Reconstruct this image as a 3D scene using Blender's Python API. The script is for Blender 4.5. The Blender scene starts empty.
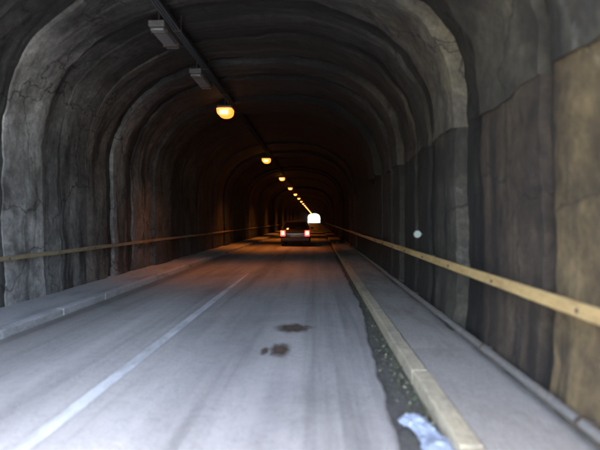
import bpy, bmesh, math, random
from mathutils import Vector, Matrix, noise
random.seed(7)
S = bpy.context.scene
C = S.collection
R = math.radians

# ------------------------------------------------------------------ camera
cd = bpy.data.cameras.new('camera')
cam = bpy.data.objects.new('camera', cd); C.objects.link(cam)
cam.location = (0, 0, 1.4)
cam.rotation_euler = (R(90 - 0.55), 0, R(1.87))
cd.sensor_width = 36; cd.lens = 31.2
cd.clip_start = 0.05; cd.clip_end = 6000
cd.dof.use_dof = True; cd.dof.focus_distance = 26.0
cd.dof.aperture_fstop = 1.0
S.camera = cam

# ------------------------------------------------------------------ world, sun, exposure
SUN_EL, SUN_AZ = R(70), R(195)        # compass angle from +Y, clockwise: behind the camera
w = bpy.data.worlds.new('World'); S.world = w; w.use_nodes = True
nt = w.node_tree; nt.nodes.clear()
sky = nt.nodes.new('ShaderNodeTexSky'); sky.sky_type = 'NISHITA'; sky.sun_disc = False
sky.sun_elevation = SUN_EL; sky.sun_rotation = SUN_AZ; sky.air_density = 1.0; sky.dust_density = 3.0; sky.ozone_density = 1.0
bg = nt.nodes.new('ShaderNodeBackground'); bg.inputs[1].default_value = 0.15
ow = nt.nodes.new('ShaderNodeOutputWorld')
nt.links.new(sky.outputs[0], bg.inputs[0]); nt.links.new(bg.outputs[0], ow.inputs[0])
sl = bpy.data.lights.new('sun', 'SUN'); sl.energy = 1.2; sl.angle = R(12); sl.color = (1, .95, .88)
so = bpy.data.objects.new('sun', sl); C.objects.link(so)
sd = Vector((math.sin(SUN_AZ) * math.cos(SUN_EL), math.cos(SUN_AZ) * math.cos(SUN_EL), math.sin(SUN_EL)))
so.rotation_euler = sd.to_track_quat('Z', 'Y').to_euler(); so.location = (0, -40, 40)
S.view_settings.view_transform = 'Standard'; S.view_settings.look = 'None'
S.view_settings.gamma = 1; S.view_settings.use_curve_mapping = False
S.view_settings.exposure = 4.08
S.render.engine = 'CYCLES'
S.cycles.use_denoising = True
try:
    S.cycles.denoiser = 'OPENIMAGEDENOISE'; S.cycles.denoising_input_passes = 'RGB_ALBEDO_NORMAL'
except Exception: pass
S.cycles.use_adaptive_sampling = True; S.cycles.adaptive_threshold = .03
S.cycles.max_bounces = 6; S.cycles.diffuse_bounces = 4; S.cycles.glossy_bounces = 4
S.cycles.caustics_reflective = False; S.cycles.caustics_refractive = False
S.cycles.sample_clamp_indirect = 6

# ------------------------------------------------------------------ helpers
def link(o, parent=None):
    C.objects.link(o)
    if parent: o.parent = parent
    return o
def tag(o, label=None, cat=None, group=None, kind=None):
    if label: o['label'] = label
    if cat: o['category'] = cat
    if group: o['group'] = group
    if kind: o['kind'] = kind
    return o
def thing(name, loc, label, cat, group=None, kind=None, rz=0):
    o = bpy.data.objects.new(name, None); C.objects.link(o)
    o.location = loc; o.rotation_euler = (0, 0, rz); o.empty_display_size = .2
    return tag(o, label, cat, group, kind)
def obj(name, bm, mat, parent=None, smooth=False):
    me = bpy.data.meshes.new(name); bm.normal_update(); bm.to_mesh(me); bm.free()
    if smooth: me.polygons.foreach_set('use_smooth', [True] * len(me.polygons))
    me.materials.append(mat)
    return link(bpy.data.objects.new(name, me), parent)
def box(bm, x0, x1, y0, y1, z0, z1, bev=0.0, seg=1):
    vs = [bm.verts.new(p) for p in ((x0,y0,z0),(x1,y0,z0),(x1,y1,z0),(x0,y1,z0),(x0,y0,z1),(x1,y0,z1),(x1,y1,z1),(x0,y1,z1))]
    fs = [bm.faces.new([vs[i] for i in q]) for q in ((3,2,1,0),(4,5,6,7),(0,1,5,4),(1,2,6,5),(2,3,7,6),(3,0,4,7))]
    if bev > 0:
        es = list({e for f in fs for e in f.edges})
        bmesh.ops.bevel(bm, geom=es, offset=bev, segments=seg, affect='EDGES', profile=.5)
def tube(bm, p0, p1, r, n=12, r1=None, cap=True):
    p0, p1 = Vector(p0), Vector(p1); d = p1 - p0
    m = Matrix.Translation((p0 + p1) / 2) @ d.to_track_quat('Z', 'Y').to_matrix().to_4x4()
    bmesh.ops.create_cone(bm, cap_ends=cap, segments=n, radius1=r, radius2=r if r1 is None else r1, depth=d.length, matrix=m)
def grid(name, rows, mat, parent=None, uvs=None, smooth=True, flip=False, sharp=0):
    """rows: list of equal-length point lists"""
    n = len(rows[0]); vs = [p for r in rows for p in r]; fs = []
    for i in range(len(rows) - 1):
        for j in range(n - 1):
            q = (i*n + j, i*n + j + 1, (i+1)*n + j + 1, (i+1)*n + j)
            fs.append(q[::-1] if flip else q)
    me = bpy.data.meshes.new(name); me.from_pydata(vs, [], fs)
    if uvs:
        fl = [p for r in uvs for p in r]; ul = me.uv_layers.new(name='UVMap')
        for l in me.loops: ul.data[l.index].uv = fl[l.vertex_index]
    if smooth: me.polygons.foreach_set('use_smooth', [True] * len(me.polygons))
    me.materials.append(mat); me.update()
    if smooth and sharp: me.set_sharp_from_angle(angle=R(sharp))
    return link(bpy.data.objects.new(name, me), parent)
def fbm(p, s, o=3):
    return noise.fractal(Vector(p) * s, 1.0, 2.0, o)

# ------------------------------------------------------------------ materials
class Mat:
    def __init__(s, name, rough=.8, metal=0.0, col=(.5,.5,.5), spec=.5):
        s.m = bpy.data.materials.new(name); s.m.use_nodes = True
        s.t = s.m.node_tree; s.N = s.t.nodes; s.b = s.N['Principled BSDF']
        s.b.inputs['Roughness'].default_value = rough; s.b.inputs['Metallic'].default_value = metal
        s.b.inputs['Base Color'].default_value = (*col, 1)
        s.b.inputs['Specular IOR Level'].default_value = spec
    def l(s, a, b): s.t.links.new(a, b)
    def coord(s, kind='Object', scale=(1,1,1), rot=(0,0,0)):
        c = s.N.new('ShaderNodeTexCoord'); m = s.N.new('ShaderNodeMapping')
        m.inputs['Scale'].default_value = scale; m.inputs['Rotation'].default_value = rot
        s.l(c.outputs[kind], m.inputs[0]); return m.outputs[0]
    def world(s, scale=(1,1,1)):
        g = s.N.new('ShaderNodeNewGeometry'); m = s.N.new('ShaderNodeMapping')
        m.inputs['Scale'].default_value = scale; s.l(g.outputs['Position'], m.inputs[0]); return m.outputs[0]
    def noise(s, vec, scale, detail=6, rough=.6, dist=0.0):
        n = s.N.new('ShaderNodeTexNoise'); n.inputs['Scale'].default_value = scale
        n.inputs['Detail'].default_value = detail; n.inputs['Roughness'].default_value = rough
        n.inputs['Distortion'].default_value = dist; s.l(vec, n.inputs['Vector']); return n.outputs['Fac']
    def ramp(s, fac, stops, interp='LINEAR'):
        r = s.N.new('ShaderNodeValToRGB'); r.color_ramp.interpolation = interp
        e = r.color_ramp.elements
        while len(e) < len(stops): e.new(.5)
        for k, (p, c) in enumerate(stops):
            e[k].position = p; e[k].color = (*c, 1) if len(c) == 3 else c
        s.l(fac, r.inputs[0]); return r.outputs[0]
    def mix(s, fac, a, b, mode='MIX'):
        m = s.N.new('ShaderNodeMix'); m.data_type = 'RGBA'; m.blend_type = mode
        for v, k in ((fac, 0), (a, 6), (b, 7)):
            if isinstance(v, (int, float)): m.inputs[k].default_value = v
            elif isinstance(v, tuple): m.inputs[k].default_value = (*v, 1)
            else: s.l(v, m.inputs[k])
        return m.outputs[2]
    def col(s, c): s.l(c, s.b.inputs['Base Color'])
    def bump(s, h, strength=.4, dist=.02):
        b = s.N.new('ShaderNodeBump'); b.inputs['Strength'].default_value = strength
        b.inputs['Distance'].default_value = dist; s.l(h, b.inputs['Height']); s.l(b.outputs[0], s.b.inputs['Normal'])
    def rough(s, fac, lo, hi):
        m = s.N.new('ShaderNodeMapRange'); m.inputs[3].default_value = lo; m.inputs[4].default_value = hi
        s.l(fac, m.inputs[0]); s.l(m.outputs[0], s.b.inputs['Roughness'])
    def objcol(s):
        o = s.N.new('ShaderNodeObjectInfo'); return o.outputs['Color']
def g(v, t=(1,1,1)): return tuple(v * k for k in t)

def concrete_lining(name, tones, streak=(7, .45), left=None, right=None):
    M = Mat(name, .85)
    def tone(t, vec): return M.ramp(vec, [(.30, t[0]), (.46, t[1]), (.60, t[2]), (.74, t[3])])
    st = M.noise(M.coord('UV', (streak[0], streak[1], 1)), 1.0, 5, .72, .6)
    bl = M.noise(M.world(), .7, 5, .68, .3)
    c = tone(tones, st)
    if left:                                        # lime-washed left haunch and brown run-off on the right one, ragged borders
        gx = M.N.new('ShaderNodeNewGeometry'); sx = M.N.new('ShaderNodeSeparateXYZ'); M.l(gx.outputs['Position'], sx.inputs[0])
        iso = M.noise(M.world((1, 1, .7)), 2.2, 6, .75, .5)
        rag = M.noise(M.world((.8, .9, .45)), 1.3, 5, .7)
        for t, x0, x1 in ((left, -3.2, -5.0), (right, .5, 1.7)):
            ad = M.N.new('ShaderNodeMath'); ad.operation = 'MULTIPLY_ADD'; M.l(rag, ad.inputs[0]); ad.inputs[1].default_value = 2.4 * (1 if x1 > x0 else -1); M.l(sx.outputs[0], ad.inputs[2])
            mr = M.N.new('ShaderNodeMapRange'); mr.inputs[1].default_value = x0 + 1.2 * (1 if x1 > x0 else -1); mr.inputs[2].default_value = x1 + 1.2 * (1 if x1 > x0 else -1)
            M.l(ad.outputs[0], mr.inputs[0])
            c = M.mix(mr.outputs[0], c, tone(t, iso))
    b = M.ramp(bl, [(.30, (.22, .21, .21)), (.44, (.7, .69, .68)), (.58, (1.1, 1.09, 1.07)), (.72, (1.5, 1.5, 1.47))])
    c = M.mix(.95, c, b, 'MULTIPLY')
    leak = M.noise(M.coord('UV', (1.6, .16, 1)), 1.0, 4, .7, .5)
    c = M.mix(M.ramp(leak, [(.52, (0,0,0)), (.62, (.8,)*3)]), c, (.016, .015, .015))
    f = M.noise(M.world(), 8, 7, .8)
    c = M.mix(.8, c, M.ramp(f, [(.3, (.5,.5,.5)), (.5, (1,1,1)), (.68, (1.6,1.58,1.54))]), 'MULTIPLY')
    vo = M.N.new('ShaderNodeTexVoronoi'); vo.feature = 'DISTANCE_TO_EDGE'; vo.inputs['Scale'].default_value = .55
    wv = M.N.new('ShaderNodeVectorMath'); wv.operation = 'ADD'; M.l(M.world(), wv.inputs[0])
    nc = M.N.new('ShaderNodeTexNoise'); nc.inputs['Scale'].default_value = 1.6; nc.inputs['Detail'].default_value = 5; M.l(M.world(), nc.inputs['Vector'])
    M.l(nc.outputs['Color'], wv.inputs[1]); M.l(wv.outputs[0], vo.inputs['Vector'])
    c = M.mix(M.ramp(vo.outputs['Distance'], [(0, (.8,)*3), (.012, (0,0,0))]), c, (.012, .011, .011))
    chalk = M.noise(M.world((1.5, 2.6, .9)), 1.1, 6, .75, .8)
    c = M.mix(M.ramp(chalk, [(.62, (0,0,0)), (.72, (.5,)*3)]), c, (.26, .26, .25))
    M.col(M.mix(1.0, c, M.objcol(), 'MULTIPLY'))
    M.bump(f, 1.0, .05)
    M.rough(bl, .62, .95)
    return M.m
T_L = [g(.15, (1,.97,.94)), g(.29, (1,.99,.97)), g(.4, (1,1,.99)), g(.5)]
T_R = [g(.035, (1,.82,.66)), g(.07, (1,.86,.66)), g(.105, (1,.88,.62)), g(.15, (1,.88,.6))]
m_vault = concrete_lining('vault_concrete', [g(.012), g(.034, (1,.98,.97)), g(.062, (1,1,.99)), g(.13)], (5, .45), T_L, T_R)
m_wall_r = concrete_lining('stained_wall', T_R, (1.6, .8))

def asphalt():
    M = Mat('worn_asphalt', .75)
    p = M.world()
    st = M.noise(M.world((1.9, .05, 1)), 1.0, 5, .65)
    big = M.noise(M.world((.5, .12, 1)), 1.0, 5, .6, .5)
    a = M.ramp(st, [(.34, g(.24, (1.02,1,.97))), (.5, g(.42, (1.02,1,.97))), (.66, g(.5, (1.02,1,.97)))])
    b = M.ramp(big, [(.35, (.7,.7,.72)), (.6, (1.1,1.09,1.08))])
    c = M.mix(1.0, a, b, 'MULTIPLY')
    ag = M.noise(p, 90, 3, .8)
    c = M.mix(.75, c, M.ramp(ag, [(.3, (.55,.55,.56)), (.5, (1,1,1)), (.72, (1.35,1.34,1.32))]), 'MULTIPLY')
    cr = M.noise(p, 2.6, 6, .75, 1.2)
    c = M.mix(M.ramp(cr, [(.485, (0,)*3), (.5, (.35,)*3), (.515, (0,)*3)]), c, (.06, .058, .055))
    damp = M.noise(M.world((.35, .3, 1)), 1.0, 4, .6, .8)
    c = M.mix(M.ramp(damp, [(.54, (0,)*3), (.68, (.4,)*3)]), c, (.11, .105, .1))
    M.col(c); M.bump(M.mix(.3, ag, cr), .5, .008)
    M.rough(damp, .85, .5)
    return M.m
m_road = asphalt()
def speckle(name, tones, scale=40, stain=(.06,.055,.05), big=1.2, rough=.85, bump=.4, st=(1,1,1)):
    M = Mat(name, rough)
    n1 = M.noise(M.world(st), scale, 5, .7); n2 = M.noise(M.world(st), big, 6, .65, .5)
    c = M.ramp(n1, [(.3, tones[0]), (.5, tones[1]), (.7, tones[2])])
    c = M.mix(M.ramp(n2, [(.48, (0,)*3), (.7, (.7,)*3)]), c, stain)
    M.col(c); M.bump(n1, bump, .01); return M.m
m_gutter = speckle('gutter_silt', [g(.05,(1,.97,.93)), g(.085,(1,.97,.92)), g(.13,(1,.98,.92))], 30, (.035,.036,.025), 2.0)
m_pave = speckle('pavement_concrete', [g(.25,(1,.93,.84)), g(.32,(1,.94,.86)), g(.38,(1,.95,.88))], 45, (.14,.112,.085), 1.6, st=(1.6,.4,1))
m_pave_l = speckle('pavement_concrete_grey', [g(.34), g(.42), g(.48)], 45, (.2,.195,.19), 1.4, st=(1.6,.4,1))
m_kerb = speckle('yellowed_kerb', [g(.34,(1,.86,.6)), g(.45,(1,.88,.62)), g(.54,(1,.9,.68))], 30, (.2,.18,.15), 3.2, st=(1,.4,1))
m_kerb_l = speckle('grey_kerb', [g(.4), g(.48), g(.54)], 30, (.13,.125,.12), 3.0, st=(1,.4,1))
m_line = speckle('road_paint', [g(.55,(.96,1,1.02)), g(.7,(.97,1,1.02)), g(.8)], 60, (.3,.3,.3), 3.5, .6, st=(1,.4,1))
m_rail = speckle('yellow_rail_paint', [g(.4,(1,.68,.27)), g(.52,(1,.7,.3)), g(.6,(1,.74,.35))], 22, (.2,.12,.06), 2.6, .5, .15, st=(1,.3,1))
m_rail_l = speckle('dull_rail_paint', [g(.26,(1,.8,.45)), g(.34,(1,.82,.5)), g(.4,(1,.85,.55))], 22, (.14,.1,.07), 2.6, .55, .15, st=(1,.3,1))
m_bracket = speckle('rusty_steel', [g(.05,(1,.7,.5)), g(.09,(1,.75,.55)), g(.12,(1,.8,.6))], 30, (.03,.025,.02), 6, .7)
m_pipe = speckle('grey_pipe', [g(.05,(1,.93,.85)), g(.075,(1,.93,.85)), g(.1,(1,.95,.88))], 25, (.1,.08,.06), 3, .55, .15)
m_black = Mat('black_cable', .6, 0, (.012,.012,.013)).m
m_housing = speckle('lamp_housing', [g(.08), g(.12), g(.16)], 25, (.08,.08,.08), 4, .5, .15)
m_diff = speckle('dusty_diffuser', [g(.16,(.98,1,1)), g(.24), g(.3)], 25, (.25,.25,.24), 5, .35, .1)
m_dirt = speckle('brown_dirt', [g(.06,(1,.78,.62)), g(.1,(1,.78,.62)), g(.16,(1,.8,.66))], 30, (.05,.036,.027), 8, .95, .8)
def soft_dirt():
    M = Mat('soft_dirt', .95); c = M.N.new('ShaderNodeTexCoord')
    v = M.N.new('ShaderNodeVectorMath'); v.operation = 'DISTANCE'; fm = M.N.new('ShaderNodeMapping'); fm.inputs['Scale'].default_value = (1, 1, 0); M.l(c.outputs['Generated'], fm.inputs[0]); M.l(fm.outputs[0], v.inputs[0]); v.inputs[1].default_value = (.5, .5, 0)
    n = M.noise(M.world((1, .6, 1)), 16, 6, .75)
    a = M.N.new('ShaderNodeMath'); a.operation = 'MULTIPLY_ADD'; M.l(n, a.inputs[0]); a.inputs[1].default_value = .55; M.l(v.outputs['Value'], a.inputs[2])
    f = M.ramp(a.outputs[0], [(.4, (.95,)*3), (.72, (0,)*3)])
    M.l(f, M.b.inputs['Alpha']); M.col(M.ramp(n, [(.3, (.06,.036,.024)), (.7, (.13,.088,.062))]))
    return M.m
m_softdirt = soft_dirt()
m_grass = speckle('grass_ground', [g(.04,(.7,1,.4)), g(.07,(.75,1,.45)), g(.1,(.85,1,.5))], 4, (.07,.06,.03), .2, .95)
m_rock = speckle('rock_hillside', [g(.08,(1,1,.85)), g(.14,(1,1,.85)), g(.22,(1,.97,.9))], 1.5, (.05,.07,.025), .15, .95, .8)
m_stone = speckle('portal_stone', [g(.2,(1,.95,.86)), g(.28,(1,.95,.88)), g(.35,(1,.96,.9))], 8, (.1,.095,.085), .8, .9)
def emit(name, col, strength):
    M = Mat(name, .3, 0, (.8,.8,.8)); M.b.inputs['Emission Color'].default_value = (*col, 1)
    M.b.inputs['Emission Strength'].default_value = strength; M.m.cycles.emission_sampling = 'NONE'; return M.m
m_glow = emit('sodium_glow', (1, .22, .016), .16)
m_tube = emit('sodium_tube', (1, .5, .12), .45)
m_tail = emit('tail_light_glow', (1, .03, .02), .2)
m_tailcore = emit('tail_bulb_glow', (1, .4, .25), .6)

# ------------------------------------------------------------------ tunnel dimensions
CX, W, ZS, HR = -1.545, 3.2, 2.5, 2.3
SKEW = .75
Y_IN, Y_OUT = .5, 268.0
KL, KR, KH = -3.71, .82, .10      # kerb edges, kerb height
def arch(t, d):
    a = math.pi * (1 - t); c, s_ = math.cos(a), math.sin(a); n = 2 / 2.35
    return CX + (W + d) * math.copysign(abs(c) ** n, c), ZS + (HR + d) * abs(s_) ** n
def skew(x, y):                    # the rings stand slightly askew to the road
    k = max(0, min(1, (y - Y_IN) / 3)) * max(0, min(1, (Y_OUT - y) / 3))
    return y - k * SKEW * (x - CX) / W
def skw(x, y, z):
    k = max(0, min(1, (y - Y_IN) / 3)) * max(0, min(1, (Y_OUT - y) / 3))
    return skew(x, y) + k * (.04 * fbm((x, 0, z), .7, 3) + .025 * fbm((x, 5, z), 3.5, 3))

# ------------------------------------------------------------------ ground, road, pavements
gm = bmesh.new(); bmesh.ops.create_grid(gm, x_segments=8, y_segments=8, size=3000)
gr = obj('ground', gm, m_grass); gr.location = (0, 130, -.16); tag(gr, 'grassy ground outside the tunnel', 'ground', kind='structure')
YS, YE = -60.0, 420.0
bm = bmesh.new(); box(bm, KL - .02, KR + .02, YS, YE, -.14, -.022)
rb = obj('road_base', bm, m_gutter); tag(rb, 'dark silty gutter strip beside the right kerb', 'gutter', kind='structure')
# asphalt: ragged right edge drifting towards the kerb
ys = [YS, -20, -8]; y = -3.0
while y < 22: ys.append(y); y += .06
while y < 60: ys.append(y); y += .5
ys += [90, 140, 200, 268, 340, YE]
rows = []
def edge_x(y):
    base = .50 + .036 * max(0, min(y - 3, 6.0))
    return base + .035 * fbm((0, y, 3.1), 1.7, 4) + .006 * fbm((4, y, 0), 9, 3)
for y in ys:
    xr = edge_x(y)
    rows.append([(KL + .001, y, -.02), (KL + .002, y, 0), (KL + 1.2, y, .012), (CX, y, .02), (xr - .5, y, .006), (xr - .03, y, .002), (xr, y, -.006), (xr + .004, y, -.021)])
ro = grid('road', rows, m_road, flip=True); tag(ro, 'worn pale grey asphalt road through the tunnel', 'road', kind='structure')
# centre line (worn edges)
rows = []
for y in [y for y in ys if 1 < y < 13.5]:
    wn = max(0, (y - 9.5) / 4) * .045
    x0 = -1.83 + wn + .008 * fbm((7, y, 0), 6, 3); x1 = -1.71 - wn + .008 * fbm((1, y, 5), 6, 3)
    rows.append([(x0, y, .0228), (x1, y, .0224)])
cl = grid('road_marking', rows, m_line, ro, flip=True)
# kerbs: stones with joints
def kerb(name, xe, sgn, mat, label):
    root = tag(bpy.data.objects.new(name, None), label, 'kerb', kind='structure'); C.objects.link(root)
    bm = bmesh.new(); x0, x1 = sorted((xe, xe + sgn * .14)); box(bm, x0, x1, 0, 1.494, -.13, KH + .006, .014, 2)
    me = bpy.data.meshes.new('kerb_stone'); bm.to_mesh(me); bm.free(); me.materials.append(mat)
    y = -3.0
    while y < 45:
        k = link(bpy.data.objects.new('kerb_stone', me), root); k.location = (random.uniform(-.002, .002), y, random.uniform(-.0015, .0015)); k.rotation_euler.z = random.uniform(-.002, .002)
        y += 1.5
    bm = bmesh.new(); box(bm, x0, x1, 45, YE, -.13, KH + .006, .014, 2); obj('kerb_run', bm, mat, root)
    bm = bmesh.new(); box(bm, x0, x1, YS, -3.006, -.13, KH + .006, .014, 2); obj('kerb_run', bm, mat, root)
kerb('kerb', KR, 1, m_kerb, 'yellowed kerb along the right edge of the road')
kerb('kerb', KL, -1, m_kerb_l, 'grey kerb along the left edge of the road')
def pavement(x0, x1, mat, label):
    root = tag(bpy.data.objects.new('pavement', None), label, 'pavement', kind='structure'); C.objects.link(root)
    n = 14; y = Y_IN; first = True
    def slab(y0, y1, ny, nm):
        rows = []
        for i in range(ny + 1):
            yy = y0 + (y1 - y0) * i / ny
            r = []
            for j in range(n + 1):
                x = x0 + (x1 - x0) * j / n
                e = min(1, min(i, ny - i) / 1.0) if ny > 4 else 1
                r.append((x, yy, KH - .004 + .004 * e + .006 * fbm((x, yy, 0), 1.5)))
            rows.append(r)
        return grid(nm, rows, mat, root, flip=True)
    for k in range(12):
        slab(y + .002, y + 2.4 - .002, 40, 'paving_slab'); y += 2.4
    slab(y, Y_OUT, 100, 'paving_strip'); slab(YS, Y_IN, 20, 'paving_strip'); slab(Y_OUT, YE, 20, 'paving_strip')
    bm = bmesh.new(); box(bm, x0, x1, YS, YE, -.12, KH - .03); obj('paving_bed', bm, m_gutter, root)
pavement(KR + .141, CX + W + .5, m_pave, 'narrow concrete pavement below the right tunnel wall')
pavement(CX - W - .5, KL - .141, m_pave_l, 'grey concrete pavement below the left tunnel wall')

# ------------------------------------------------------------------ tunnel lining
tun = thing('tunnel', (0, 0, 0), 'dark stained concrete arched road tunnel with stepped lining rings', 'tunnel')
# y0, y1, outward offset, colour tint (vault, right wall, left wall); far rings darkened to paint in the gloom
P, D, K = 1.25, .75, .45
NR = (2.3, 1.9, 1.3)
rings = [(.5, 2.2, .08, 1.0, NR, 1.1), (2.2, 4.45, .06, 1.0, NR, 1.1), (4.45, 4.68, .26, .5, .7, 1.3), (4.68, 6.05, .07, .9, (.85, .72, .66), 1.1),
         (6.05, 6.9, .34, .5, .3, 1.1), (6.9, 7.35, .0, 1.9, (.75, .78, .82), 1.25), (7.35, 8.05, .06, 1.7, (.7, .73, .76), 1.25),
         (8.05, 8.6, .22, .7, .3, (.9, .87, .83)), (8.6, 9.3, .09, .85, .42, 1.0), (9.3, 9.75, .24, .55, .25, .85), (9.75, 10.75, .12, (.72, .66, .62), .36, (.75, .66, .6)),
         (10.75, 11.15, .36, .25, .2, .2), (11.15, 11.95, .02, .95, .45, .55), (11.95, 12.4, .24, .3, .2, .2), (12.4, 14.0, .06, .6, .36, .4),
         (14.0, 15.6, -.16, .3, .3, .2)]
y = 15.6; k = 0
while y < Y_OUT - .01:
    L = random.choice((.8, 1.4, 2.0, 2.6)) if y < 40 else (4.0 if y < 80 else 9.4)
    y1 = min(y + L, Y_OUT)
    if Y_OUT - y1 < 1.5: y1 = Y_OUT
    rings.append((y, y1, -.1 + random.choice((0, .07, .16, .24)) if y < 80 else -.05 + .1 * (k % 2), random.uniform(.14, .28), random.uniform(.2, .36), random.uniform(.1, .2)))  # low tints put the darkness of the unlit depth into the colour
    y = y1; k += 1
for (y0, y1, d, tv, tr, tl) in rings:
    if d > 0: d *= .5
    y1_ring = y1
    near = y0 < 16; na = 84 if near else (48 if y0 < 40 else 28)
    step = .1 if near else (.4 if y0 < 40 else 2.0)
    nr = max(2, int((y1 - y0) / step)); amp = .045 if y0 < 40 else .03
    def disp(x, yy, z, a):
        return a * fbm((x, yy, z), .9, 4) + a * .6 * fbm((x, yy, z), 3.3, 4)
    # vault
    rows, uvs = [], []
    spec = [(y0 + .001, .62)] + [(y0 + (y1 - y0) * i / nr, 0) for i in range(nr + 1)] + [(y1 - .001, .62)]
    for i, (yy, fl) in enumerate(spec):
        r, u = [], []
        for j in range(na + 1):
            lf = .1 if y0 < 10.7 else .5
            x, z = arch(j / na, d * (lf + (.95 - lf) * min(1, j / na * 1.6)) - .06 + fl)
            if not fl:
                e = .008 if i in (1, len(spec) - 2) else 0      # worn arris
                q = disp(x, yy, z, amp) + e
                nx, nz = (x - CX) / W, max(0, z - ZS) / HR; ln = math.hypot(nx, nz) or 1
                x += q * nx / ln; z += q * nz / ln
                if j == na:
                    z += .11 * fbm((x, yy, 9), 1.1, 5)        # ragged lower lip
            r.append((x, skw(x, yy, z), z)); u.append((yy + fl + y0 * .37, j / na * 8.4 + y0 * 1.7))
        # the left haunch runs down to the pavement; on the right the lip returns into the rock
        nl = 24 if near else 8; low, lu = [], []
        for j in range(nl):
            z = -.06 + (ZS + .06) * j / nl; x = arch(0, d * lf - .06 + fl)[0]
            if not fl: x -= disp(x, yy, z, amp) + (.008 if i in (1, len(spec) - 2) else 0)
            low.append((x, skw(x, yy, z), z)); lu.append((yy + fl + y0 * .37, y0 * 1.7 - ZS + z))
        a1 = r[-1]
        r = low + r + [(a1[0] + .25, a1[1], a1[2])]
        u = lu + u + [u[-1]]
        rows.append(r); uvs.append(u)
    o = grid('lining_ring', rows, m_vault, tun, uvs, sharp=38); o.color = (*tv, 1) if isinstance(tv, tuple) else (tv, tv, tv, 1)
    # side walls
    for sgn, mat, tint in ((1, m_wall_r, tr),):
        nz = 30 if near else 10
        rows, uvs = [], []
        for i, (yy, fl) in enumerate(spec):
            r, u = [], []
            for j in range(nz + 1):
                z = -.05 + 2.68 * j / nz
                x = CX + sgn * (W + max(d, 0) * .8 - .03 + fl)
                if not fl: x += sgn * (disp(x, yy, z, amp * .6) + (.008 if i in (1, len(spec) - 2) else 0) - .03 * max(0, 1 - z / .5))
                r.append((x, skw(x, yy, z), z)); u.append((yy + fl + y0 * .41, z + y0 * 2.3))
            rows.append(r); uvs.append(u)
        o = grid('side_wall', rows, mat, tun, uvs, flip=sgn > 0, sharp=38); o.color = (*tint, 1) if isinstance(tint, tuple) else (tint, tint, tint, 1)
# portal head walls and hill
def head_outer(a, gx=0, gz=0): return CX + (24 + gx) * math.cos(a), -.2 + (10 + gz) * math.sin(a)
def outline(d):
    pts = [(CX - W - d, -.2), (CX - W - d, 1.2)] + [arch(j / 40, d) for j in range(41)] + [(CX + W + d, 1.2), (CX + W + d, -.2)]
    return pts
for yy, th in ((Y_IN - .6, .59), (Y_OUT + .01, .59)):
    ip = outline(.05); n = len(ip)
    op = []
    for x, z in ip:
        a = math.atan2(max(z + .2, 0), x - CX); op.append(head_outer(a))
    rows = [[(x, yy, z) for x, z in op], [(x, yy, z) for x, z in ip], [(x, yy + th, z) for x, z in ip], [(x, yy + th, z) for x, z in op]]
    grid('portal_wall', rows, m_stone, tun, smooth=False)
rows = []
for i in range(70):
    yy = Y_IN - .1 + (Y_OUT - Y_IN + .2) * i / 69; e = min(1, min(i, 69 - i) / 9)
    r = []
    for j in range(49):
        a = math.pi * (1 - j / 48); x, z = head_outer(a, 70 * e, 45 * e)
        q = 4.0 * e * fbm((x, yy, z), .06, 5); r.append((x + q * math.cos(a), yy, z + max(q, -.5) * math.sin(a)))
    rows.append(r)
hl = grid('hill', rows, m_rock); tag(hl, 'rocky hillside over the tunnel', 'hill', kind='structure')

# ------------------------------------------------------------------ rails on the walls
def rail(xf, sgn, z0, z1, mat, label):
    root = thing('guard_rail', (xf, 0, z0), label, 'rail')
    bm = bmesh.new(); h = z1 - z0; x0, x1 = sorted((0, sgn * .045))
    box(bm, x0, x1, .003, 2.997, 0, h, .012, 2)
    me = bpy.data.meshes.new('rail_beam'); bm.to_mesh(me); bm.free(); me.materials.append(mat)
    bm = bmesh.new(); x0, x1 = sorted((sgn * .045, sgn * .42))
    box(bm, x0, x1, -.03, .03, .02, h - .02, .004)
    mb = bpy.data.meshes.new('bracket'); bm.to_mesh(mb); bm.free(); mb.materials.append(m_bracket)
    bm = bmesh.new(); tube(bm, (-sgn * .010, 0, h / 2), (sgn * .01, 0, h / 2), .016, 6)
    mo = bpy.data.meshes.new('bolt'); bm.to_mesh(mo); bm.free(); mo.materials.append(m_bracket)
    y = -2.0
    while y < 60:
        b = link(bpy.data.objects.new('rail_beam', me), root); b.location = (random.uniform(-.004, .004), y, random.uniform(-.006, .006)); b.rotation_euler = (random.uniform(-.002, .002), 0, 0)
        for dy in (.6, 2.1):
            c = link(bpy.data.objects.new('bolt', mo), root); c.location = (0, y + dy, 0)
            c = link(bpy.data.objects.new('bracket', mb), root); c.location = (0, y + dy, 0)
        y += 3
    bm = bmesh.new(); x0, x1 = sorted((0, sgn * .045)); box(bm, x0, x1, 61, Y_OUT, 0, h, .012, 2); obj('rail_run', bm, mat, root)
rail(1.53, 1, .82, .912, m_rail, 'yellow painted rail along the right tunnel wall')
rail(-4.58, -1, .79, .86, m_rail_l, 'dull yellowish rail along the left tunnel wall')

# pipe at the foot of the right wall
pr = thing('wall_pipe', (1.56, 0, .2), 'grey pipe running along the foot of the right wall', 'pipe')
bm = bmesh.new(); tube(bm, (0, -2, 0), (0, 120, 0), .035, 14); obj('pipe', bm, m_pipe, pr, True)
bm = bmesh.new(); tube(bm, (0, -.02, 0), (0, .02, 0), .042, 14); box(bm, .03, .4, -.015, .015, -.02, .02)
mc = bpy.data.meshes.new('clamp'); bm.to_mesh(mc); bm.free(); mc.materials.append(m_bracket)
for k in range(20):
    c = link(bpy.data.objects.new('clamp', mc), pr); c.location = (0, 1.3 + k * 1.8, 0)

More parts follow.
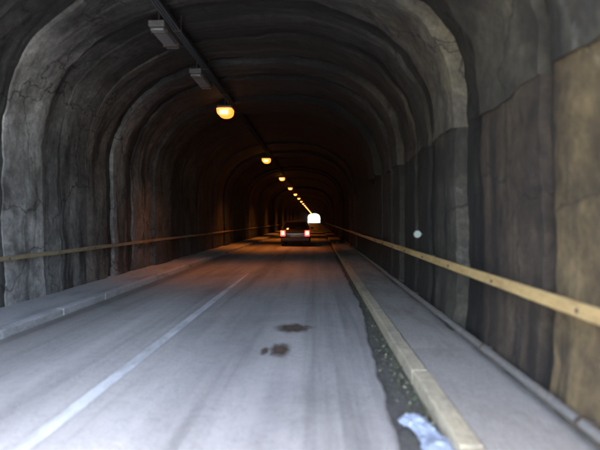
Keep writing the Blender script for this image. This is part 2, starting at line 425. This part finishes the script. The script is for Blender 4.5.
# white reflector on the right wall
rf = thing('wall_reflector', (1.63, 8.25, 1.177), 'small white reflector fixed to the right wall above the yellow rail', 'reflector')
m_refl = Mat('white_reflector', .25, 0, (.38, .44, .40)).m
bm = bmesh.new(); box(bm, -.03, .2, -.01, .01, -.02, .02, .003); obj('arm', bm, m_bracket, rf)
bm = bmesh.new(); tube(bm, (-.05, -.02, 0), (-.05, -.032, 0), .052, 24); obj('lens', bm, m_refl, rf)
bm = bmesh.new(); tube(bm, (-.05, .012, 0), (-.05, -.019, 0), .062, 24); obj('rim', bm, m_housing, rf)
bm = bmesh.new(); box(bm, -.09, .0, -.004, .012, -.02, .02); obj('bracket', bm, m_bracket, rf)

# ------------------------------------------------------------------ ceiling conduit and lamps
LX, LZ = -2.5, 4.42
cr = thing('ceiling_conduit', (LX, 0, LZ + .1), 'dark cable tray running along the left of the vault', 'conduit')
bm = bmesh.new(); box(bm, .1, .24, Y_IN, Y_OUT - .2, .06, .1); obj('tray', bm, m_black, cr)
for k, xx in enumerate((.12, .165, .21)):
    bm = bmesh.new(); tube(bm, (xx, Y_IN, .04), (xx, 200, .04), .018, 8); obj('cable', bm, m_black, cr, True)
bm = bmesh.new(); box(bm, .09, .25, -.015, .015, .018, .024); box(bm, .09, .1, -.015, .015, .02, .7); box(bm, .24, .25, -.015, .015, .02, .7)
mh = bpy.data.meshes.new('hanger'); bm.to_mesh(mh); bm.free(); mh.materials.append(m_bracket)
for k in range(30):
    c = link(bpy.data.objects.new('hanger', mh), cr); c.location = (0, 2.0 + 2.2 * k, 0)

def luminaire(yc, L, label):
    root = thing('unlit_luminaire', (LX - .02, yc, LZ + .02), label, 'luminaire', 'unlit luminaires under the vault')
    bm = bmesh.new(); box(bm, -.13, .13, -L/2, L/2, .0, .1, .015, 2); obj('housing', bm, m_housing, root)
    bm = bmesh.new(); box(bm, -.11, .11, -L/2 + .04, L/2 - .04, -.05, -.001, .02, 2); obj('diffuser', bm, m_diff, root)
    for s in (-1, 1):
        bm = bmesh.new(); box(bm, -.135, .135, s * L * .33 - .012, s * L * .33 + .012, -.056, .105, .003); obj('clip', bm, m_bracket, root)
        bm = bmesh.new(); tube(bm, (0, s * L * .35, .1), (0, s * L * .35, .6), .012, 8); obj('hanger', bm, m_bracket, root)
luminaire(8.6, 1.0, 'unlit grey strip luminaire under the vault, the nearer of two')
luminaire(11.3, 1.2, 'unlit grey strip luminaire between the first lit lamp and the nearer one')

def lamp_proto():
    root = thing('tunnel_lamp', (0, 0, 0), '', '')
    bm = bmesh.new(); box(bm, -.2, .2, -.22, .27, .0, .08, .03, 2); obj('housing', bm, m_housing, root)
    bm = bmesh.new()                                  # bowl lens, rounded below
    n = 12; rows = []
    for i in range(n + 1):
        v = i / n; a = math.pi * v
        rows.append((math.cos(a), math.sin(a)))
    ring = []
    for sy in (-1, -.8, 0, .8, 1):
        f = 1 if abs(sy) < .9 else .72
        ring.append([bm.verts.new((.21 * c * f, sy * .23, -.003 - .22 * s_ ** .6 * f)) for c, s_ in rows])
    for a_, b_ in zip(ring, ring[1:]):
        for i in range(n): bm.faces.new((a_[i], a_[i+1], b_[i+1], b_[i]))
    bm.faces.new(ring[0]); bm.faces.new(ring[-1][::-1])
    bmesh.ops.recalc_face_normals(bm, faces=bm.faces)
    ln = obj('lens', bm, m_glow, root)
    bm = bmesh.new(); tube(bm, (-.1, -.205, -.115), (.1, -.205, -.115), .055, 12); obj('bulb', bm, m_tube, ln)
    bm = bmesh.new(); tube(bm, (0, 0, .13), (0, 0, .75), .02, 8); obj('hanger', bm, m_bracket, root)
    return root
def dup(root, loc):
    r = root.copy(); C.objects.link(r); r.location = loc
    for ch in list(root.children):
        c = ch.copy(); C.objects.link(c); c.parent = r
        for gg in ch.children:
            d = gg.copy(); C.objects.link(d); d.parent = c
    return r
proto = lamp_proto()
ords = ['nearest and largest', 'second', 'third', 'fourth', 'fifth', 'sixth', 'seventh']
for k in range(22):
    yl = 14.15 + 11.5 * k
    if yl > Y_OUT - 4: break
    o = proto if k == 0 else dup(proto, (0, 0, 0))
    o.location = (LX, yl, LZ)
    if k == 0: lb = 'nearest and largest lit orange lamp hanging under the vault'
    elif k < 7: lb = ords[k] + ' lit orange ceiling lamp counted from the nearest one'
    else: lb = 'tiny orange ceiling lamp in the far merged row before the exit'
    tag(o, lb, 'lamp', 'lit orange lamps along the vault')
    ld = bpy.data.lights.new('lamp_light', 'SPOT'); ld.energy = 15; ld.color = (1, .27, .035)
    ld.spot_size = R(112); ld.spot_blend = 1.0; ld.shadow_soft_size = .12
    lo = bpy.data.objects.new('lamp_light', ld); C.objects.link(lo); lo.parent = o; lo.location = (0, 0, -.3)

# ------------------------------------------------------------------ car ahead
def paint(name, col):
    M = Mat(name, .28, .0, col, .25); M.b.inputs['Coat Weight'].default_value = .25; M.b.inputs['Coat Roughness'].default_value = .08
    n = M.noise(M.coord('Object'), 3, 4); M.rough(n, .45, .65); return M.m
m_paint = paint('dark_red_paint', (.02, .004, .0035))
m_glass = Mat('dark_glass', .04, 0, (.006, .006, .007), .9).m
m_rubber = Mat('tyre_rubber', .85, 0, (.014,)*3).m
m_rim = Mat('alloy_rim', .35, .9, (.4,)*3).m
m_plastic = Mat('bumper_plastic', .6, 0, (.015,)*3).m
m_plate = Mat('plate_white', .7, 0, (.16, .16, .15)).m
car = thing('hatchback_car', (-1.14, 27.0, .015), 'dark red hatchback with lit tail lights driving ahead in the lane', 'car')
car.scale = (1, 1, .94)
HWc = .79
st = [(0.0, .34, .78, .70), (.05, .26, .90, .755), (.25, .22, .96, .785), (.8, .2, .965, HWc), (1.6, .2, .95, HWc + .005), (2.4, .2, .94, HWc), (3.0, .2, .92, .785), (3.5, .22, .84, .76), (3.8, .25, .74, .71), (3.9, .32, .6, .62)]
bm = bmesh.new(); rr = []
for (yy, zb, zt, hw) in st:
    h = zt - zb
    half = [(.0, zb), (.55 * hw, zb), (.9 * hw, zb + .02), (.985 * hw, zb + .2 * h), (hw, zb + .5 * h), (.985 * hw, zb + .75 * h), (.94 * hw, zb + .93 * h), (.86 * hw, zt), (.45 * hw, zt + .012)]
    pts = [(x, z) for x, z in half] + [(0, zt + .015)] + [(-x, z) for x, z in half[:0:-1]]
    rr.append([bm.verts.new((x, yy, z)) for x, z in pts])
n = len(rr[0])
for a_, b_ in zip(rr, rr[1:]):
    for i in range(n): bm.faces.new((a_[i], a_[(i+1) % n], b_[(i+1) % n], b_[i]))
bm.faces.new(rr[0]); bm.faces.new(rr[-1][::-1])
bmesh.ops.recalc_face_normals(bm, faces=bm.faces)
tmp = obj('body', bm, m_paint, None, True)
bmc = bmesh.new()
for yy in (.75, 3.15):
    for s in (-1, 1): tube(bmc, (s * .5, yy, .3), (s * 1.0, yy, .3), .345, 28)
cut = obj('cut', bmc, m_plastic)
md = tmp.modifiers.new('s', 'SUBSURF'); md.levels = 2; md.render_levels = 2
mb_ = tmp.modifiers.new('b', 'BOOLEAN'); mb_.object = cut; mb_.operation = 'DIFFERENCE'; mb_.solver = 'EXACT'
bpy.context.view_layer.update()
dg = bpy.context.evaluated_depsgraph_get()
nme = bpy.data.meshes.new_from_object(tmp.evaluated_get(dg)); nme.name = 'body'
tmp.modifiers.clear(); tmp.data = nme; bpy.data.objects.remove(cut); tmp.parent = car
# greenhouse: pillars + roof as one shell, glass panels slightly proud
def cabin_pt(u, v):                   # u 0..1 rear->front along, v 0..1 belt->roof ; returns y, half width, z
    yb, yt = .16 + 2.85 * u, .52 + 1.75 * u
    z = .93 + (.475 + .03 * math.sin(math.pi * u)) * v
    return yb + (yt - yb) * v, .735 + (.565 - .735) * v, z
bm = bmesh.new(); NU, NV, NX = 10, 6, 10
def shell(bm, off, u0=0, u1=1, v0=0, v1=1):
    rows = []
    for i in range(NU + 1):
        u = u0 + (u1 - u0) * i / NU; r = []
        for s in (-1, 1):
            vv = [v0 + (v1 - v0) * j / NV for j in range(NV + 1)]
            if s > 0: vv = vv[::-1]
            for v in vv:
                yy, hw, z = cabin_pt(u, v); bul = .03 * math.sin(math.pi * v)
                r.append(Vector((s * (hw + bul + off), yy, z)))
            if s < 0:
                yy, hw, z = cabin_pt(u, 1)
                for q in range(1, NX): r.append(Vector((-hw + 2 * hw * q / NX, yy, z + .025 * math.sin(math.pi * q / NX))))
        rows.append(r)
    return rows
rows = shell(bm, 0)
vr = [[bm.verts.new(p) for p in r] for r in rows]
for a_, b_ in zip(vr, vr[1:]):
    for i in range(len(a_) - 1): bm.faces.new((a_[i], a_[i+1], b_[i+1], b_[i]))
# rear and front bulged faces
def endface(bm, u, s, x0=-1, x1=1, v0=0, v1=1, off=0):
    G = []
    for j in range(NV + 1):
        v = v0 + (v1 - v0) * j / NV; yy, hw, z = cabin_pt(u, v); hw += .03 * math.sin(math.pi * v)
        G.append([bm.verts.new((hw * (x0 + (x1 - x0) * q / NX), yy + s * (.10 * (1 - (x0 + (x1 - x0) * q / NX) ** 2) + .03 * math.sin(math.pi * v) + off), z + (.025 * math.sin(math.pi * q / NX) if v == 1 else 0))) for q in range(NX + 1)])
    for a_, b_ in zip(G, G[1:]):
        for i in range(NX): bm.faces.new((a_[i], a_[i+1], b_[i+1], b_[i]))
endface(bm, 0, -1); endface(bm, 1, 1)
bmesh.ops.remove_doubles(bm, verts=bm.verts, dist=.002)
bmesh.ops.recalc_face_normals(bm, faces=bm.faces)
obj('cabin', bm, m_paint, car, True)
bm = bmesh.new(); endface(bm, 0, -1, -.86, .86, .08, .88, .012); bmesh.ops.recalc_face_normals(bm, faces=bm.faces); rw = obj('rear_window', bm, m_glass, car, True)
bm = bmesh.new(); endface(bm, 1, 1, -.88, .88, .08, .9, .012); bmesh.ops.recalc_face_normals(bm, faces=bm.faces); obj('windscreen', bm, m_glass, car, True)
bm = bmesh.new(); tube(bm, (0, .05, 1.0), (.3, .13, 1.06), .008, 6); obj('wiper', bm, m_plastic, rw)
for s in (-1, 1):
    for (u0, u1) in ((.08, .44), (.48, .9)):
        bm = bmesh.new(); G = []
        for i in range(7):
            u = u0 + (u1 - u0) * i / 6; r = []
            for j in range(6):
                v = .1 + .78 * j / 5; yy, hw, z = cabin_pt(u, v); r.append(bm.verts.new((s * (hw + .03 * math.sin(math.pi * v) + .005), yy, z)))
            G.append(r)
        for a_, b_ in zip(G, G[1:]):
            for i in range(5): bm.faces.new((a_[i], a_[i+1], b_[i+1], b_[i]))
        obj('side_window', bm, m_glass, car, True)
    # tail light: red housing wrapped on the rear corner with a bright bulb
    bm = bmesh.new(); x0, x1 = sorted((s * .50, s * .77)); box(bm, x0, x1, -.035, .16, .57, .90, .03, 3)
    tl = obj('tail_light', bm, m_tail, car, True)
    bm = bmesh.new(); x0, x1 = sorted((s * .57, s * .70)); box(bm, x0, x1, -.05, -.03, .66, .84, .008, 2); obj('bulb', bm, m_tailcore, tl, True)
    bm = bmesh.new(); box(bm, min(s*.78, s*.93), max(s*.78, s*.93), 2.45, 2.57, .93, 1.05, .03, 2); obj('wing_mirror', bm, m_paint, car, True)
    for yy in (.75, 3.15):
        wroot = None
        bm = bmesh.new(); tube(bm, (s * .58, yy, .30), (s * .77, yy, .30), .30, 32)
        bmesh.ops.bevel(bm, geom=[e for e in bm.edges if abs((e.verts[0].co - e.verts[1].co).x) < .01], offset=.03, segments=3, affect='EDGES')
        wh = obj('wheel', bm, m_rubber, car, True)
        bm = bmesh.new(); tube(bm, (s * .765, yy, .30), (s * .775, yy, .30), .19, 24); obj('rim', bm, m_rim, wh)
bm = bmesh.new(); box(bm, -.74, .74, -.07, .12, .30, .47, .04, 3); bp = obj('bumper', bm, m_plastic, car, True)
bm = bmesh.new(); box(bm, -.25, .25, -.028, -.005, .52, .63, .006); obj('number_plate', bm, m_plate, car)
bm = bmesh.new(); tube(bm, (.45, -.03, .24), (.45, .3, .24), .03, 12); obj('exhaust', bm, m_rim, car, True)

# ------------------------------------------------------------------ dirt patches, litter, gutter debris
def patch(name, x, y, rx, ry, sd_, label):
    bm = bmesh.new(); n = 56; c = bm.verts.new((0, 0, .016)); rings_ = []
    for k, f in enumerate((.4, .75, 1.0)):
        rg = []
        for i in range(n):
            a = 2 * math.pi * i / n
            q = 1 + .42 * fbm((math.cos(a) * 1.3, math.sin(a) * 1.3, sd_), 1.2, 4) + .12 * fbm((math.cos(a) * 5, math.sin(a) * 5, sd_), 1.0, 3)
            rg.append(bm.verts.new((1.45 * rx * f * q * math.cos(a), 1.3 * ry * f * q * math.sin(a), (.0155, .015, .0135)[k] + .001 * fbm((i, k, sd_), .7))))
        rings_.append(rg)
    for i in range(n): bm.faces.new((c, rings_[0][i], rings_[0][(i+1) % n]))
    for a_, b_ in zip(rings_, rings_[1:]):
        for i in range(n): bm.faces.new((a_[i], b_[i], b_[(i+1) % n], a_[(i+1) % n]))
    o = obj(name, bm, m_softdirt, None, True); o.location = (x, y, .008)
    tag(o, label, 'dirt patch', 'dirt patches on the road'); return o
patch('dirt_patch', -.31, 6.6, .19, .26, 1.7, 'brown dirt patch on the lane, the farther and wider of three')
patch('dirt_patch', -.38, 5.55, .105, .26, 5.2, 'brown dirt patch on the lane, the nearer of the two larger')
patch('dirt_patch', -.55, 5.45, .04, .13, 8.4, 'smallest brown speck of dirt left of the nearer dirt patch')

m_paper = Mat('white_plastic_film', .45, 0, (.3, .35, .45)).m
def litter():
    rows = []; nx, ny = 18, 40
    for i in range(ny + 1):
        v = i / ny; r = []
        wv = .085 * (1 + .25 * math.sin(v * 7 + .5)) * (1 - .25 * (abs(v - .5) * 2) ** 6)
        for j in range(nx + 1):
            u = j / nx * 2 - 1
            x = u * wv + .02 * math.sin(v * 4) + .012 * fbm((u, v * 4, 2), 2, 3); yv = (v - .5) * .62 + .03 * fbm((u, v * 5, 7), 1.5, 3)
            z = .012 + .045 * (1 - u * u) * (.6 + .4 * math.sin(v * 9)) + .03 * abs(fbm((u * 1.5, v * 5, 0), 1.6, 4)) + .03 * max(0, u) ** 2
            r.append((x, yv, max(z, .004)))
        rows.append(r)
    o = grid('plastic_bag', rows, m_paper, None, smooth=True, flip=True)
    md = o.modifiers.new('thick', 'SOLIDIFY'); md.thickness = .0015
    o.location = (.70, 3.36, -.018); o.rotation_euler.z = R(8)
    return tag(o, 'crumpled white plastic bag lying in the gutter against the right kerb', 'litter')
litter()
# weeds, leaves and grit in the gutter
M = Mat('gutter_leaf', .8); rnd = M.N.new('ShaderNodeNewGeometry')
M.col(M.ramp(rnd.outputs['Random Per Island'], [(0, (.05,.07,.025)), (.4, (.09,.11,.055)), (.7, (.12,.1,.055)), (1, (.34,.34,.24))]))
bm = bmesh.new()
for k in range(2600):
    y = 2.6 + random.random() ** 1.6 * 9
    dens = .5 + .5 * fbm((y, 0, 0), 1.1, 2)
    if random.random() > .3 + dens: continue
    ex = edge_x(y); x = KR - .015 - abs(random.gauss(0, .09)); 
    if x < ex + .02: continue
    s_ = random.uniform(.006, .022); a = random.uniform(0, 6.28); t = random.uniform(-.6, .6)
    p = Vector((x, y, -.02 + random.random() ** 2 * .03 * max(0, 1 - (KR - x) / .2)))
    d1 = Vector((math.cos(a), math.sin(a), t)) * s_; d2 = Vector((-math.sin(a), math.cos(a), random.uniform(-.5, .5))) * s_ * .5
    up = Vector((0, 0, .003))
    bm.faces.new([bm.verts.new(q) for q in (p - d1 + up, p + d2 + up, p + d1 + up, p - d2 + up)])
gd = obj('gutter_debris', bm, M.m); tag(gd, 'greenish leaves and weeds gathered in the gutter', 'debris', kind='stuff')
